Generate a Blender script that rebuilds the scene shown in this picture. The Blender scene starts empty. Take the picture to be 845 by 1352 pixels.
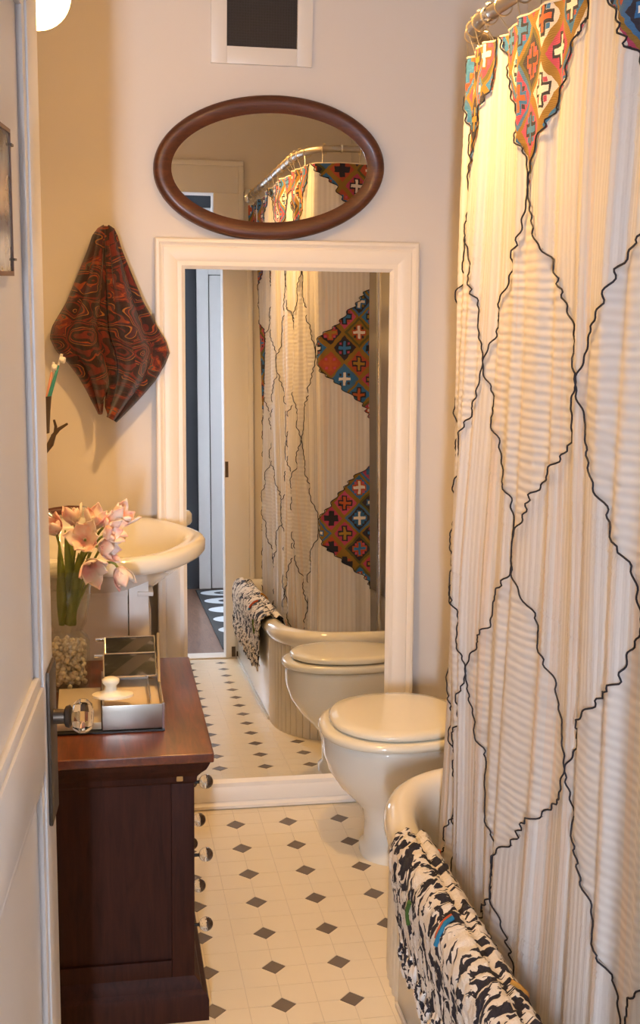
import bpy, bmesh, math, random
import numpy as np
from mathutils import Matrix, Vector
random.seed(7)
PI = math.pi
S = bpy.context.scene
COL = S.collection

# ---------------------------------------------------------------- camera
U = 0.16                                   # spacing of the floor diamonds (m)
F_PX, YAW, PITCH, ROLL = 1632.46, .18351, .18538, .01669
CAM = np.array([-2.53239, -21.84453, 10.17019]) * U
_f = np.array([math.sin(YAW)*math.cos(PITCH), math.cos(YAW)*math.cos(PITCH), -math.sin(PITCH)])
_r0 = np.array([math.cos(YAW), -math.sin(YAW), 0.0])
_u0 = np.cross(_r0, _f)
_r = _r0*math.cos(ROLL) + _u0*math.sin(ROLL)
_u = -_r0*math.sin(ROLL) + _u0*math.cos(ROLL)
cam_data = bpy.data.cameras.new('camera')
cam = bpy.data.objects.new('camera', cam_data); COL.objects.link(cam)
cam_data.sensor_fit = 'HORIZONTAL'; cam_data.sensor_width = 36.0
cam_data.lens = F_PX / 845.0 * 36.0
cam_data.clip_start = 0.02
cam.matrix_world = Matrix(((_r[0], _u[0], -_f[0], CAM[0]), (_r[1], _u[1], -_f[1], CAM[1]),
                           (_r[2], _u[2], -_f[2], CAM[2]), (0, 0, 0, 1)))
S.camera = cam

def ray(x, y):
    return _f + _r*(x-422.5)/F_PX - _u*(y-676)/F_PX
def ony(x, y, Y):                          # pixel -> point on the plane y = Y
    d = ray(x, y); return CAM + d*(Y-CAM[1])/d[1]

# ---------------------------------------------------------------- world, light, exposure
w = bpy.data.worlds.new('world'); S.world = w; w.use_nodes = True
w.node_tree.nodes['Background'].inputs[0].default_value = (.75, .82, 1, 1)
w.node_tree.nodes['Background'].inputs[1].default_value = .05
S.view_settings.view_transform = 'Standard'; S.view_settings.look = 'None'
S.view_settings.exposure = 0.22; S.view_settings.gamma = 1.0
S.view_settings.use_curve_mapping = False
WARM = (1.0, .57, .19)
CEIL_LAMP_L, GLOBE_L = 860.0, 22.0           # emitted radiance of the bulb glass
HALL_FAR, HALL_SIDE = 350.0, 4.5             # glowing panes added as the hall's daylight
DAY = (.70, .81, 1.0)

# ---------------------------------------------------------------- helpers
def link(o, parent=None):
    COL.objects.link(o)
    if parent is not None:
        o.parent = parent
        o.matrix_parent_inverse = Matrix.Translation(-Vector(parent.get('_loc', (0, 0, 0))))
    return o
def tag(o, label=None, cat=None, group=None, kind=None):
    if label: o['label'] = label
    if cat: o['category'] = cat
    if group: o['group'] = group
    if kind: o['kind'] = kind
    return o
def thing(name, loc, label=None, cat=None, group=None, kind=None):
    o = bpy.data.objects.new(name, None); o.location = loc; o['_loc'] = list(loc)
    o.empty_display_size = .05
    COL.objects.link(o)
    return tag(o, label, cat, group, kind)
def mk(name, verts, faces, mat, parent=None, smooth=False, uv=None, auto=None):
    me = bpy.data.meshes.new(name)
    me.from_pydata([tuple(map(float, v)) for v in verts], [], faces)
    if uv is not None:
        l = me.uv_layers.new(name='UVMap')
        vi = np.zeros(len(me.loops), int); me.loops.foreach_get('vertex_index', vi)
        l.data.foreach_set('uv', np.asarray(uv, float)[vi].ravel())
    me.materials.append(mat)
    if smooth:
        me.polygons.foreach_set('use_smooth', [True]*len(me.polygons))
        if auto: me.set_sharp_from_angle(angle=math.radians(auto))
    me.update()
    return link(bpy.data.objects.new(name, me), parent)
def mkbm(name, bm, mat, parent=None, smooth=False, auto=40):
    bmesh.ops.recalc_face_normals(bm, faces=bm.faces)
    me = bpy.data.meshes.new(name); bm.to_mesh(me); bm.free()
    me.materials.append(mat)
    if smooth:
        me.polygons.foreach_set('use_smooth', [True]*len(me.polygons))
        me.set_sharp_from_angle(angle=math.radians(auto))
    return link(bpy.data.objects.new(name, me), parent)
def bx(bm, x0, x1, y0, y1, z0, z1, bev=0.0, seg=2):
    r = bmesh.ops.create_cube(bm, size=1.0)
    bmesh.ops.transform(bm, matrix=Matrix.Translation(((x0+x1)/2, (y0+y1)/2, (z0+z1)/2)) @
                        Matrix.Diagonal((x1-x0, y1-y0, z1-z0, 1)), verts=r['verts'])
    if bev:
        es = list({e for v in r['verts'] for e in v.link_edges})
        bmesh.ops.bevel(bm, geom=es, offset=bev, segments=seg, affect='EDGES', profile=.6)
def box(name, x0, x1, y0, y1, z0, z1, mat, parent=None, bev=0.0, seg=2):
    bm = bmesh.new(); bx(bm, x0, x1, y0, y1, z0, z1, bev, seg)
    return mkbm(name, bm, mat, parent, bev > 0, 50)
def loft(name, rings, mat, parent=None, cap0=True, cap1=True, smooth=True, auto=45, closed=True):
    n = len(rings[0]); vs = [p for r in rings for p in r]; fs = []
    for i in range(len(rings)-1):
        for j in range(n if closed else n-1):
            a, b = i*n+j, i*n+(j+1) % n
            fs.append((a, b, b+n, a+n))
    if cap0: fs.append(tuple(range(n-1, -1, -1)))
    if cap1: fs.append(tuple(range((len(rings)-1)*n, len(rings)*n)))
    bm = bmesh.new(); bv = [bm.verts.new(tuple(map(float, v))) for v in vs]
    for f in fs:
        try: bm.faces.new([bv[i] for i in f])
        except ValueError: pass
    return mkbm(name, bm, mat, parent, smooth, auto)
def tube_data(pts, rad, sides=8, capped=True):
    pts = [np.array(p, float) for p in pts]; n = len(pts)
    rads = rad if hasattr(rad, '__len__') else [rad]*n
    vs, fs = [], []; prev = None
    for i, p in enumerate(pts):
        t = pts[min(i+1, n-1)] - pts[max(i-1, 0)]; t = t/(np.linalg.norm(t)+1e-12)
        if prev is None:
            a = np.array([0, 0, 1.0]) if abs(t[2]) < .9 else np.array([1.0, 0, 0])
        else: a = prev
        b = np.cross(t, a); b /= np.linalg.norm(b)+1e-12; a = np.cross(b, t); prev = a
        for k in range(sides):
            an = 2*PI*k/sides
            vs.append(p + rads[i]*(a*math.cos(an)+b*math.sin(an)))
    for i in range(n-1):
        for k in range(sides):
            q, r = i*sides+k, i*sides+(k+1) % sides
            fs.append((q, r, r+sides, q+sides))
    if capped:
        fs.append(tuple(range(sides-1, -1, -1))); fs.append(tuple(range((n-1)*sides, n*sides)))
    return vs, fs
def tube(name, pts, rad, mat, parent=None, sides=8):
    v, f = tube_data(pts, rad, sides); return mk(name, v, f, mat, parent, True, auto=60)
def lathe(name, prof, origin, mat, parent=None, axis=(0, 0, 1), n=32, smooth=True, auto=40, cap=True):
    ax = np.array(axis, float); ax /= np.linalg.norm(ax)
    a = np.array([1.0, 0, 0]) if abs(ax[0]) < .9 else np.array([0, 1.0, 0])
    a = a - ax*(a@ax); a /= np.linalg.norm(a); b = np.cross(ax, a); o = np.array(origin, float)
    rings = [[o + ax*h + max(r, 1e-4)*(a*math.cos(2*PI*k/n)+b*math.sin(2*PI*k/n)) for k in range(n)] for r, h in prof]
    return loft(name, rings, mat, parent, cap, cap, smooth, auto)

# ---------------------------------------------------------------- materials
def mat_new(name):
    m = bpy.data.materials.new(name); m.use_nodes = True
    return m, m.node_tree, m.node_tree.nodes['Principled BSDF']
def nd(t, typ, **kw):
    n = t.nodes.new(typ)
    for k, v in kw.items(): setattr(n, k, v)
    return n
def put(t, sock, v):
    if isinstance(v, bpy.types.NodeSocket): t.links.new(v, sock)
    elif isinstance(v, (tuple, list)): sock.default_value = tuple(v) if len(v) != 3 or sock.type == 'VECTOR' else (*v, 1)
    else: sock.default_value = v
def M(t, op, a, b=0.0, c=0.0):
    n = nd(t, 'ShaderNodeMath', operation=op)
    put(t, n.inputs[0], a); put(t, n.inputs[1], b); put(t, n.inputs[2], c)
    return n.outputs[0]
def mixc(t, fac, a, b):
    n = nd(t, 'ShaderNodeMix', data_type='RGBA')
    put(t, n.inputs[0], fac); put(t, n.inputs[6], a); put(t, n.inputs[7], b)
    return n.outputs[2]
def coords(t, kind='Object'):
    return nd(t, 'ShaderNodeTexCoord').outputs[kind]
def geo_pos(t):
    return nd(t, 'ShaderNodeNewGeometry').outputs['Position']
def noise(t, vec, scale, detail=3, rough=.5, dist=0.0):
    n = nd(t, 'ShaderNodeTexNoise'); put(t, n.inputs['Vector'], vec)
    n.inputs['Scale'].default_value = scale; n.inputs['Detail'].default_value = detail
    n.inputs['Roughness'].default_value = rough; n.inputs['Distortion'].default_value = dist
    return n.outputs['Fac'], n.outputs['Color']
def mapping(t, vec, scale=(1, 1, 1), rot=(0, 0, 0), loc=(0, 0, 0)):
    n = nd(t, 'ShaderNodeMapping'); put(t, n.inputs[0], vec)
    n.inputs[1].default_value = loc; n.inputs[2].default_value = rot; n.inputs[3].default_value = scale
    return n.outputs[0]
def ramp(t, fac, stops, interp='LINEAR'):
    n = nd(t, 'ShaderNodeValToRGB'); put(t, n.inputs[0], fac); cr = n.color_ramp; cr.interpolation = interp
    while len(cr.elements) < len(stops): cr.elements.new(.5)
    for e, (p, c) in zip(cr.elements, stops): e.position = p; e.color = (*c, 1)
    return n.outputs[0]
def bump(t, h, strength=.2, dist=.002):
    n = nd(t, 'ShaderNodeBump'); put(t, n.inputs['Height'], h)
    n.inputs['Strength'].default_value = strength; n.inputs['Distance'].default_value = dist
    return n.outputs[0]
def basic(name, col, rough=.5, metal=0.0, var=.06, scale=8.0, bstr=.0, bscale=60.0, spec=.5, coat=0.0):
    m, t, p = mat_new(name)
    v = geo_pos(t); f, _ = noise(t, v, scale)
    c = mixc(t, f, [max(0, x*(1-var)) for x in col], [min(1, x*(1+var)) for x in col])
    put(t, p.inputs['Base Color'], c); p.inputs['Roughness'].default_value = rough
    p.inputs['Metallic'].default_value = metal; p.inputs['Specular IOR Level'].default_value = spec
    p.inputs['Coat Weight'].default_value = coat; p.inputs['Coat Roughness'].default_value = .08
    if bstr:
        f2, _ = noise(t, v, bscale); put(t, p.inputs['Normal'], bump(t, f2, bstr))
    return m
def emis(name, col, strength):
    m = bpy.data.materials.new(name); m.use_nodes = True; t = m.node_tree
    t.nodes.remove(t.nodes['Principled BSDF'])
    e = nd(t, 'ShaderNodeEmission'); e.inputs[0].default_value = (*col, 1); e.inputs[1].default_value = strength
    t.links.new(e.outputs[0], t.nodes['Material Output'].inputs[0])
    return m
def glass(name, col=(1, 1, 1), rough=0.0, ior=1.45):
    m, t, p = mat_new(name)
    p.inputs['Base Color'].default_value = (*col, 1); p.inputs['Transmission Weight'].default_value = 1
    p.inputs['Roughness'].default_value = rough; p.inputs['IOR'].default_value = ior
    return m
def wood(name, c0, c1, rough=.35, scale=6.0, axis=1, coat=.3):
    m, t, p = mat_new(name)
    sc = [9, 9, 9]; sc[axis] = .9
    v = mapping(t, geo_pos(t), sc)
    f, _ = noise(t, v, scale, 5, .6, 1.2)
    put(t, p.inputs['Base Color'], ramp(t, f, [(.3, c0), (.7, c1)]))
    p.inputs['Roughness'].default_value = rough; p.inputs['Coat Weight'].default_value = coat
    p.inputs['Coat Roughness'].default_value = .15
    put(t, p.inputs['Normal'], bump(t, f, .08))
    return m

wall_paint = basic('wall_paint', (.78, .72, .66), .75, var=.025, scale=2.5, bstr=.06, bscale=90)
wall_grey = basic('wall_paint_grey', (.72, .67, .62), .75, var=.025, scale=2.5, bstr=.06, bscale=90)
ceil_paint = basic('ceiling_paint', (.82, .79, .74), .8, var=.02)
door_paint = basic('door_paint', (.66, .64, .63), .28, var=.02, bstr=.03, bscale=25)
trim_paint = basic('trim_paint', (.80, .76, .70), .35, var=.02, bstr=.03, bscale=30)
hall_paint = basic('hall_dark_paint', (.035, .04, .05), .6)
hall_light = basic('hall_light_paint', (.62, .62, .60), .7)
frame_paint = basic('frame_paint', (.86, .79, .70), .38, var=.02, bstr=.04, bscale=40)
porcelain = basic('porcelain', (.86, .82, .72), .08, var=.01, coat=.4)
seat_plastic = basic('seat_plastic', (.85, .80, .66), .14, var=.01, coat=.3)
enamel = basic('enamel', (.86, .82, .73), .1, var=.01, coat=.4)
apron_gloss = basic('apron_panel_gloss', (.84, .81, .74), .16, var=.015, coat=.15)
bead_paint = basic('beadboard_paint', (.80, .73, .60), .35, var=.03)
vanity_paint = basic('vanity_paint', (.82, .77, .70), .4, var=.02)
chrome = basic('chrome', (.78, .77, .75), .14, 1.0, var=.02)
brass_dark = basic('dark_bronze', (.07, .05, .035), .42, .7, var=.2, scale=30)
iron_dark = basic('dark_iron', (.10, .065, .04), .5, .4, var=.2, scale=60)
black_metal = basic('black_metal', (.02, .018, .016), .4, .3)
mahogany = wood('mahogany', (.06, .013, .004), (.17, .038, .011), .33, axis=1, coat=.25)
mahogany_shaded = wood('mahogany_shaded', (.020, .0045, .002), (.046, .011, .005), .6, axis=2, coat=.0)  # body wood, shade put into the colour against the lit top
mahogany_shaded.node_tree.nodes['Principled BSDF'].inputs['Specular IOR Level'].default_value = .18
oval_wood = wood('oval_frame_wood', (.050, .012, .005), (.115, .030, .010), .4, axis=0, coat=.15)
grout = basic('floor_grout', (.66, .57, .43), .5)
tile_white = basic('tile_cream', (.85, .75, .57), .22, var=.035, scale=5)
tile_dark = basic('tile_grey_diamond', (.16, .125, .10), .25, var=.12, scale=40)
hall_wood = wood('hall_floor_wood', (.14, .065, .035), (.26, .13, .075), .4, axis=1)
clear_glass = bpy.data.materials.new('clear_glass'); clear_glass.use_nodes = True
_t = clear_glass.node_tree; _t.nodes.remove(_t.nodes['Principled BSDF'])
_tr = nd(_t, 'ShaderNodeBsdfTransparent'); _tr.inputs[0].default_value = (.95, .96, .94, 1)
_gl = nd(_t, 'ShaderNodeBsdfGlossy'); _gl.inputs['Roughness'].default_value = .02
_lw = nd(_t, 'ShaderNodeLayerWeight')
_pw = M(_t, 'ADD', M(_t, 'MULTIPLY', M(_t, 'POWER', _lw.outputs['Facing'], 3.0), .6), .04)
_mx = nd(_t, 'ShaderNodeMixShader'); _t.links.new(_pw, _mx.inputs[0]); _t.links.new(_tr.outputs[0], _mx.inputs[1]); _t.links.new(_gl.outputs[0], _mx.inputs[2])
_t.links.new(_mx.outputs[0], _t.nodes['Material Output'].inputs[0])
crystal = glass('crystal', (1, .98, .95), 0, 1.52)
mirror_m, _t, _p = mat_new('mirror_silver')
_p.inputs['Base Color'].default_value = (.93, .94, .93, 1); _p.inputs['Metallic'].default_value = 1
_p.inputs['Roughness'].default_value = .0
antique_mirror = basic('antique_mirror_glass', (.50, .45, .38), .32, 1.0, var=.1, scale=20)

# ---------------------------------------------------------------- room shell
XL, XR, YB, YF, ZC = -.64, .896, .247, -2.377, 2.72
T = .12
DX0, DX1, DZ = -.56, .196, 2.16              # doorway
HY = -5.118                                  # far hall wall
HX0, HX1 = -1.25, 1.55
fl = thing('floor', (0, -1, 0), kind='structure')
box('floor_base', XL, XR, YF-T, YB, -.05, -.0012, grout, fl)
box('wall_back', XL-T, XR+T, YB, YB+T, -.05, ZC, wall_paint)['kind'] = 'structure'
box('wall_left', XL-T, XL, YF, YB, -.05, ZC, wall_paint)['kind'] = 'structure'
box('wall_right', XR, XR+T, YF, YB, -.05, ZC, wall_grey)['kind'] = 'structure'
box('ceiling', HX0-T, HX1+T, HY-T, YB+T, ZC, ZC+.08, ceil_paint)['kind'] = 'structure'
bm = bmesh.new()
bx(bm, HX0, DX0, YF-T, YF, -.05, ZC); bx(bm, DX1, HX1, YF-T, YF, -.05, ZC); bx(bm, DX0, DX1, YF-T, YF, DZ, ZC)
mkbm('wall_front', bm, wall_paint)['kind'] = 'structure'
# floor tiles: cream squares with one clipped corner, grey diamonds at the crossings
def in_view(x, y):
    return (-.25 < x < .44 and -1.36 < y < .16) or (-.14 < x < .27 and -2.37 < y <= -1.36)
Hh = U/2; CUT = .029; G = .0007
tile_meshes = {}
for sx in (0, 1):
    for sy in (0, 1):                         # which corner is clipped
        a, b = G, Hh-G; c = CUT+G
        pts = [(a+c, a), (b, a), (b, b), (a, b), (a, a+c)]
        pts = [((Hh-x) if sx else x, (Hh-y) if sy else y) for x, y in pts]
        if (sx+sy) % 2: pts = pts[::-1]
        vs = [(x, y, 0) for x, y in pts] + [(x, y, -.0012) for x, y in pts]
        fs = [tuple(range(5))] + [(i, i+5, (i+1) % 5+5, (i+1) % 5) for i in range(5)]
        me = bpy.data.meshes.new('tile'); me.from_pydata(vs, [], fs); me.materials.append(tile_white)
        tile_meshes[(sx, sy)] = me
d = CUT-G
dm = bpy.data.meshes.new('diamond_tile')
dm.from_pydata([(d, 0, 0), (0, d, 0), (-d, 0, 0), (0, -d, 0), (d, 0, -.0012), (0, d, -.0012), (-d, 0, -.0012), (0, -d, -.0012)],
               [], [(0, 1, 2, 3)] + [(i, i+4, (i+1) % 4+4, (i+1) % 4) for i in range(4)])
dm.materials.append(tile_dark)
rest_v, rest_f = [], []; restd_v, restd_f = [], []
def accumulate(me, loc, V, Fc):
    o = len(V); V += [(v.co.x+loc[0], v.co.y+loc[1], v.co.z) for v in me.vertices]
    Fc += [tuple(i+o for i in p.vertices) for p in me.polygons]
for i in range(math.ceil(XL/Hh)-1, int(XR/Hh)+1):
    for j in range(math.ceil(YF/Hh)-1, int(YB/Hh)+1):
        x, y = i*Hh, j*Hh
        if x < XL-.001 or x+Hh > XR+.001 or y < YF-.001 or y+Hh > YB+.001: continue
        me = tile_meshes[(i % 2, j % 2)]
        if in_view(x+Hh/2, y+Hh/2):
            o = bpy.data.objects.new('tile', me); link(o, fl); o.location = (x, y, 0)
        else: accumulate(me, (x, y), rest_v, rest_f)
for i in range(-4, 6):
    for j in range(-15, 2):
        x, y = i*U, j*U
        if not (XL+d < x < XR-d and YF+d < y < YB-d): continue
        if in_view(x, y):
            o = bpy.data.objects.new('diamond_tile', dm); link(o, fl); o.location = (x, y, 0)
        else: accumulate(dm, (x, y), restd_v, restd_f)
mk('tile_field', rest_v, rest_f, tile_white, fl)['kind'] = 'stuff'
mk('diamond_field', restd_v, restd_f, tile_dark, fl)['kind'] = 'stuff'
box('threshold', DX0, DX1, YF-T, YF+.02, -.001, .006, trim_paint, fl, .002)

# hall behind the camera (seen in the mirrors)
box('floor_hall', HX0, HX1, HY, YF-T, -.05, -.002, hall_wood)['kind'] = 'structure'
SW0, SW1, SZ0, SZ1 = -.835, -.715, 1.0, 1.78     # opening for the added light pane in the far hall wall
D2X0, D2X1, D2Z = .235, .98, 2.36               # hall door
bm = bmesh.new()
bx(bm, HX0, SW0, HY-T, HY, -.05, ZC); bx(bm, SW1, HX1, HY-T, HY, -.05, ZC)
bx(bm, SW0, SW1, HY-T, HY, -.05, SZ0); bx(bm, SW0, SW1, HY-T, HY, SZ1, ZC)
mkbm('wall_hall_far', bm, hall_paint)['kind'] = 'structure'
box('wall_hall_left', HX0-T, HX0, HY, YF, -.05, ZC, hall_light)['kind'] = 'structure'
W2Y0, W2Y1, W2Z0, W2Z1 = -4.75, -3.5, .5, 2.1
bm = bmesh.new()
bx(bm, HX1, HX1+T, HY, W2Y0, -.05, ZC); bx(bm, HX1, HX1+T, W2Y1, YF, -.05, ZC)
bx(bm, HX1, HX1+T, W2Y0, W2Y1, -.05, W2Z0); bx(bm, HX1, HX1+T, W2Y0, W2Y1, W2Z1, ZC)
mkbm('wall_hall_right', bm, hall_light)['kind'] = 'structure'
wn = thing('added_window_1', (-.775, HY-.06, SZ0), kind='structure')
box('added_light_pane', SW0, SW1, HY-.07, HY-.06, SZ0, SZ1, emis('added_far_glow', DAY, HALL_FAR), wn)  # unseen pane, added to throw narrow daylight through the doorway
wn = thing('added_window_2', (HX1+.06, -4.1, W2Z0), kind='structure')
box('added_light_pane', HX1+.06, HX1+.07, W2Y0, W2Y1, W2Z0, W2Z1, emis('added_side_glow', DAY, HALL_SIDE), wn)  # unseen pane, added to brighten the hall and its door
for a in (-4.77, -4.125, -3.53):
    box('added_window_bar', HX1+.02, HX1+.055, a, a+.05, W2Z0, W2Z1, trim_paint, wn)
d2 = thing('door_2', (.6, HY+.02, 0), kind='structure')
bm = bmesh.new()
bx(bm, D2X0+.09, D2X1-.09, HY+.001, HY+.02, .004, D2Z-.09)
mkbm('door_panel', bm, door_paint, d2)
for n_, a in (('casing_side', (D2X0, D2X0+.085, HY+.001, HY+.035, 0, D2Z)), ('casing_side', (D2X1-.085, D2X1, HY+.001, HY+.035, 0, D2Z)),
              ('casing_head', (D2X0+.085, D2X1-.085, HY+.001, HY+.033, D2Z-.085, D2Z)),
              ('stile', (D2X0+.09, D2X0+.19, HY+.02, HY+.04, .004, D2Z-.09)), ('stile', (D2X1-.19, D2X1-.09, HY+.02, HY+.04, .004, D2Z-.09)),
              ('rail', (D2X0+.19, D2X1-.19, HY+.02, HY+.04, .004, .2)), ('rail', (D2X0+.19, D2X1-.19, HY+.02, HY+.04, .92, 1.06)),
              ('rail', (D2X0+.19, D2X1-.19, HY+.02, HY+.04, D2Z-.22, D2Z-.09))):
    box(n_, *a, door_paint, d2, .006)
# rug of the hall
rm, t, p = mat_new('hall_rug')
uvn = coords(t, 'UV'); sp = nd(t, 'ShaderNodeSeparateXYZ'); put(t, sp.inputs[0], uvn)
fx = M(t, 'SUBTRACT', M(t, 'FRACT', M(t, 'DIVIDE', sp.outputs[0], .40)), .5)
fy = M(t, 'SUBTRACT', M(t, 'FRACT', M(t, 'DIVIDE', sp.outputs[1], .40)), .5)
rr = M(t, 'SQRT', M(t, 'ADD', M(t, 'POWER', M(t, 'ABSOLUTE', M(t, 'MULTIPLY', fx, 2.2)), 2.0), M(t, 'POWER', M(t, 'ABSOLUTE', M(t, 'MULTIPLY', fy, 2.6)), 2.0)))
put(t, p.inputs['Base Color'], ramp(t, rr, [(0, (.3, .31, .33)), (.22, (.03, .03, .033)), (.45, (.62, .65, .68)), (.97, (.035, .034, .034))], 'CONSTANT'))
p.inputs['Roughness'].default_value = .95
bm = bmesh.new(); bx(bm, .2, 1.0, -5.0, -2.62, -.002, .008, .003)
ro = mkbm('hall_rug', bm, rm)
l = ro.data.uv_layers.new(name='UVMap')
for lp in ro.data.loops:
    v = ro.data.vertices[lp.vertex_index].co; l.data[lp.index].uv = (v.x-.2, v.y+5)
tag(ro, 'charcoal hall rug with white oval rings, seen through the doorway in the mirror', 'rug')

# door casing on the bathroom side
cs = thing('trim_1', (.27, YF, 0), kind='structure')
box('casing_side', DX1, DX1+.125, YF, YF+.018, 0, DZ, trim_paint, cs, .003)
box('casing_head', DX0-.06, DX1+.125, YF, YF+.018, DZ, DZ+.13, trim_paint, cs, .003)
box('backband', DX1+.125, DX1+.15, YF, YF+.03, 0, DZ+.13, trim_paint, cs, .004)
box('backband', DX0-.06, DX1+.15, YF, YF+.03, DZ+.13, DZ+.155, trim_paint, cs, .004)
box('strike_plate', DX1+.004, DX1+.02, YF+.018, YF+.021, .93, 1.01, iron_dark, cs)
for px, w_, h_ in ((.225, .02, .06), (.250, .018, .035), (.275, .022, .05)):
    box('chipped_patch', px, px+w_, YF+.018, YF+.0195, .008, h_, iron_dark, cs)

# ---------------------------------------------------------------- open bathroom door (left foreground)
HP = np.array([-.54, -2.36]); LP = np.array([-.474, -1.6])
DW = float(np.linalg.norm(LP-HP)); da = (LP-HP)/DW; dn = np.array([da[1], -da[0]])   # dn points into the room
def dpt(a, out, z):
    q = HP + da*a + dn*out; return (q[0], q[1], z)
def dbox(name, a0, a1, o0, o1, z0, z1, mat, parent, bev=.0):
    bm = bmesh.new(); bx(bm, a0, a1, o0, o1, z0, z1, bev)
    m = Matrix(((da[0], dn[0], 0, HP[0]), (da[1], dn[1], 0, HP[1]), (0, 0, 1, 0), (0, 0, 0, 1)))
    bmesh.ops.transform(bm, matrix=m, verts=bm.verts)
    return mkbm(name, bm, mat, parent, bev > 0, 40)
dr = thing('door_1', (HP[0], HP[1], 0), kind='structure')
DT = .036
dbox('stile', DW-.105, DW, -DT, 0, .012, 2.13, door_paint, dr, .002)
dbox('stile', 0, .105, -DT, 0, .012, 2.13, door_paint, dr, .002)
dbox('rail', .105, DW-.105, -DT, 0, .012, .22, door_paint, dr, .002)
dbox('rail', .105, DW-.105, -DT, 0, .90, 1.03, door_paint, dr, .002)
dbox('rail', .105, DW-.105, -DT, 0, 2.0, 2.13, door_paint, dr, .002)
for z0, z1 in ((.22, .90), (1.03, 2.0)):
    dbox('door_panel', .105, DW-.105, -.026, -.012, z0, z1, door_paint, dr)
    for a0, a1, q0, q1 in ((.105, DW-.105, z0, z0+.022), (.105, DW-.105, z1-.022, z1), (.105, .127, z0, z1), (DW-.127, DW-.105, z0, z1)):
        dbox('panel_moulding', a0, a1, -.014, -.003, q0, q1, door_paint, dr, .005)
pl = dbox('lock_plate', DW-.085, DW-.006, 0, .006, .80, 1.045, brass_dark, dr, .0025)
KA, KZ = DW-.045, .962
ax3 = (dn[0], dn[1], 0)
lathe('knob_shank', [(.012, .004), (.0115, .022), (.016, .024), (.018, .03), (.012, .034)], dpt(KA, 0, KZ), brass_dark, dr, ax3, 20)
lathe('glass_knob', [(.010, .0), (.021, .003), (.0265, .012), (.0265, .022), (.019, .031), (.008, .033)],
      dpt(KA, .033, KZ), crystal, dr, ax3, 10, smooth=False)
# picture clipped to the door
pc = thing('clip_frame_picture', dpt(.25, 0, 1.6), 'unframed grey print behind glass, clipped to the open door', 'picture')
pm, t, p = mat_new('grey_print')
v = coords(t, 'UV'); f, _ = noise(t, mapping(t, v, (3, 1.4, 1)), 2.2, 4, .55)
put(t, p.inputs['Base Color'], ramp(t, f, [(.35, (.11, .10, .09)), (.5, (.30, .29, .27)), (.62, (.36, .355, .33))]))
p.inputs['Roughness'].default_value = .12
pa0, pa1, pz0, pz1 = .12, .505, 1.632, 1.80
vs = [dpt(pa0, -.006, pz0), dpt(pa1, -.006, pz0), dpt(pa1, -.006, pz1), dpt(pa0, -.006, pz1),
      dpt(pa0, -.012, pz0), dpt(pa1, -.012, pz0), dpt(pa1, -.012, pz1), dpt(pa0, -.012, pz1)]
mk('print', vs, [(0, 1, 2, 3), (7, 6, 5, 4), (0, 4, 5, 1), (1, 5, 6, 2), (2, 6, 7, 3), (3, 7, 4, 0)], pm, pc,
   uv=[(0, 0), (1, 0), (1, 1), (0, 1)]*2)
edge_m = basic('print_edge_wood', (.16, .08, .05), .5)
dbox('edge_strip', pa0, pa1, -.010, -.004, pz1, pz1+.005, edge_m, pc)
dbox('edge_strip', pa0, pa1, -.010, -.004, pz0-.006, pz0, edge_m, pc)
dbox('edge_strip', pa1, pa1+.003, -.010, -.004, pz0-.006, pz1+.005, edge_m, pc)
for z in (1.645, 1.785): dbox('clip', pa1-.004, pa1+.014, -.006, -.002, z, z+.003, iron_dark, pc)

# ---------------------------------------------------------------- tall leaning mirror
LEAN, MYAW = math.radians(3.35), -.0102
mx_ = np.array([math.cos(MYAW), math.sin(MYAW), 0.0])
n_h = np.array([math.sin(MYAW), -math.cos(MYAW), 0.0])
ml_ = -n_h*math.sin(LEAN) + np.array([0, 0, math.cos(LEAN)])
mn_ = n_h*math.cos(LEAN) + np.array([0, 0, math.sin(LEAN)])
MO = np.array([.176, .1245, 0.0])              # a point of the glass plane at floor height
def mp(a, l_, d_): return MO + mx_*(a-.176) + ml_*l_ + mn_*d_
A0, A1, L1, FW = -.2205, .5735, 1.744, .088
lm = thing('leaning_mirror', (.176, .12, 0), 'tall full-length mirror in a wide cream frame leaning on the back wall', 'mirror')
prof = [(0, -.016), (0, .015), (.004, .019), (.012, .020), (.017, .015), (.022, .013), (.026, .0165), (.034, .0175),
        (.056, .0145), (.066, .0100), (.071, .0105), (.078, .0105), (.084, .004), (.088, .0005), (.088, -.016)]
cor = [(A0, .0), (A1, .0), (A1, L1), (A0, L1)]; inn = [(1, 1), (-1, 1), (-1, -1), (1, -1)]
for k in range(4):
    k2 = (k+1) % 4
    rings = [[mp(cor[q][0]+inn[q][0]*w_, max(cor[q][1]+inn[q][1]*w_*(1.06 if inn[q][1] > 0 else 1), 0.001), d_) for w_, d_ in prof] for q in (k, k2)]
    loft('frame_rail', rings, frame_paint, lm, auto=25)
vs = [mp(A0+FW-.004, FW-.004, 0), mp(A1-FW+.004, FW-.004, 0), mp(A1-FW+.004, L1-FW+.004, 0), mp(A0+FW-.004, L1-FW+.004, 0)]
vs += [np.array(q) - mn_*.004 for q in vs]
mk('mirror_glass', vs, [(0, 1, 2, 3), (7, 6, 5, 4), (0, 4, 5, 1), (1, 5, 6, 2), (2, 6, 7, 3), (3, 7, 4, 0)], mirror_m, lm)
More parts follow.
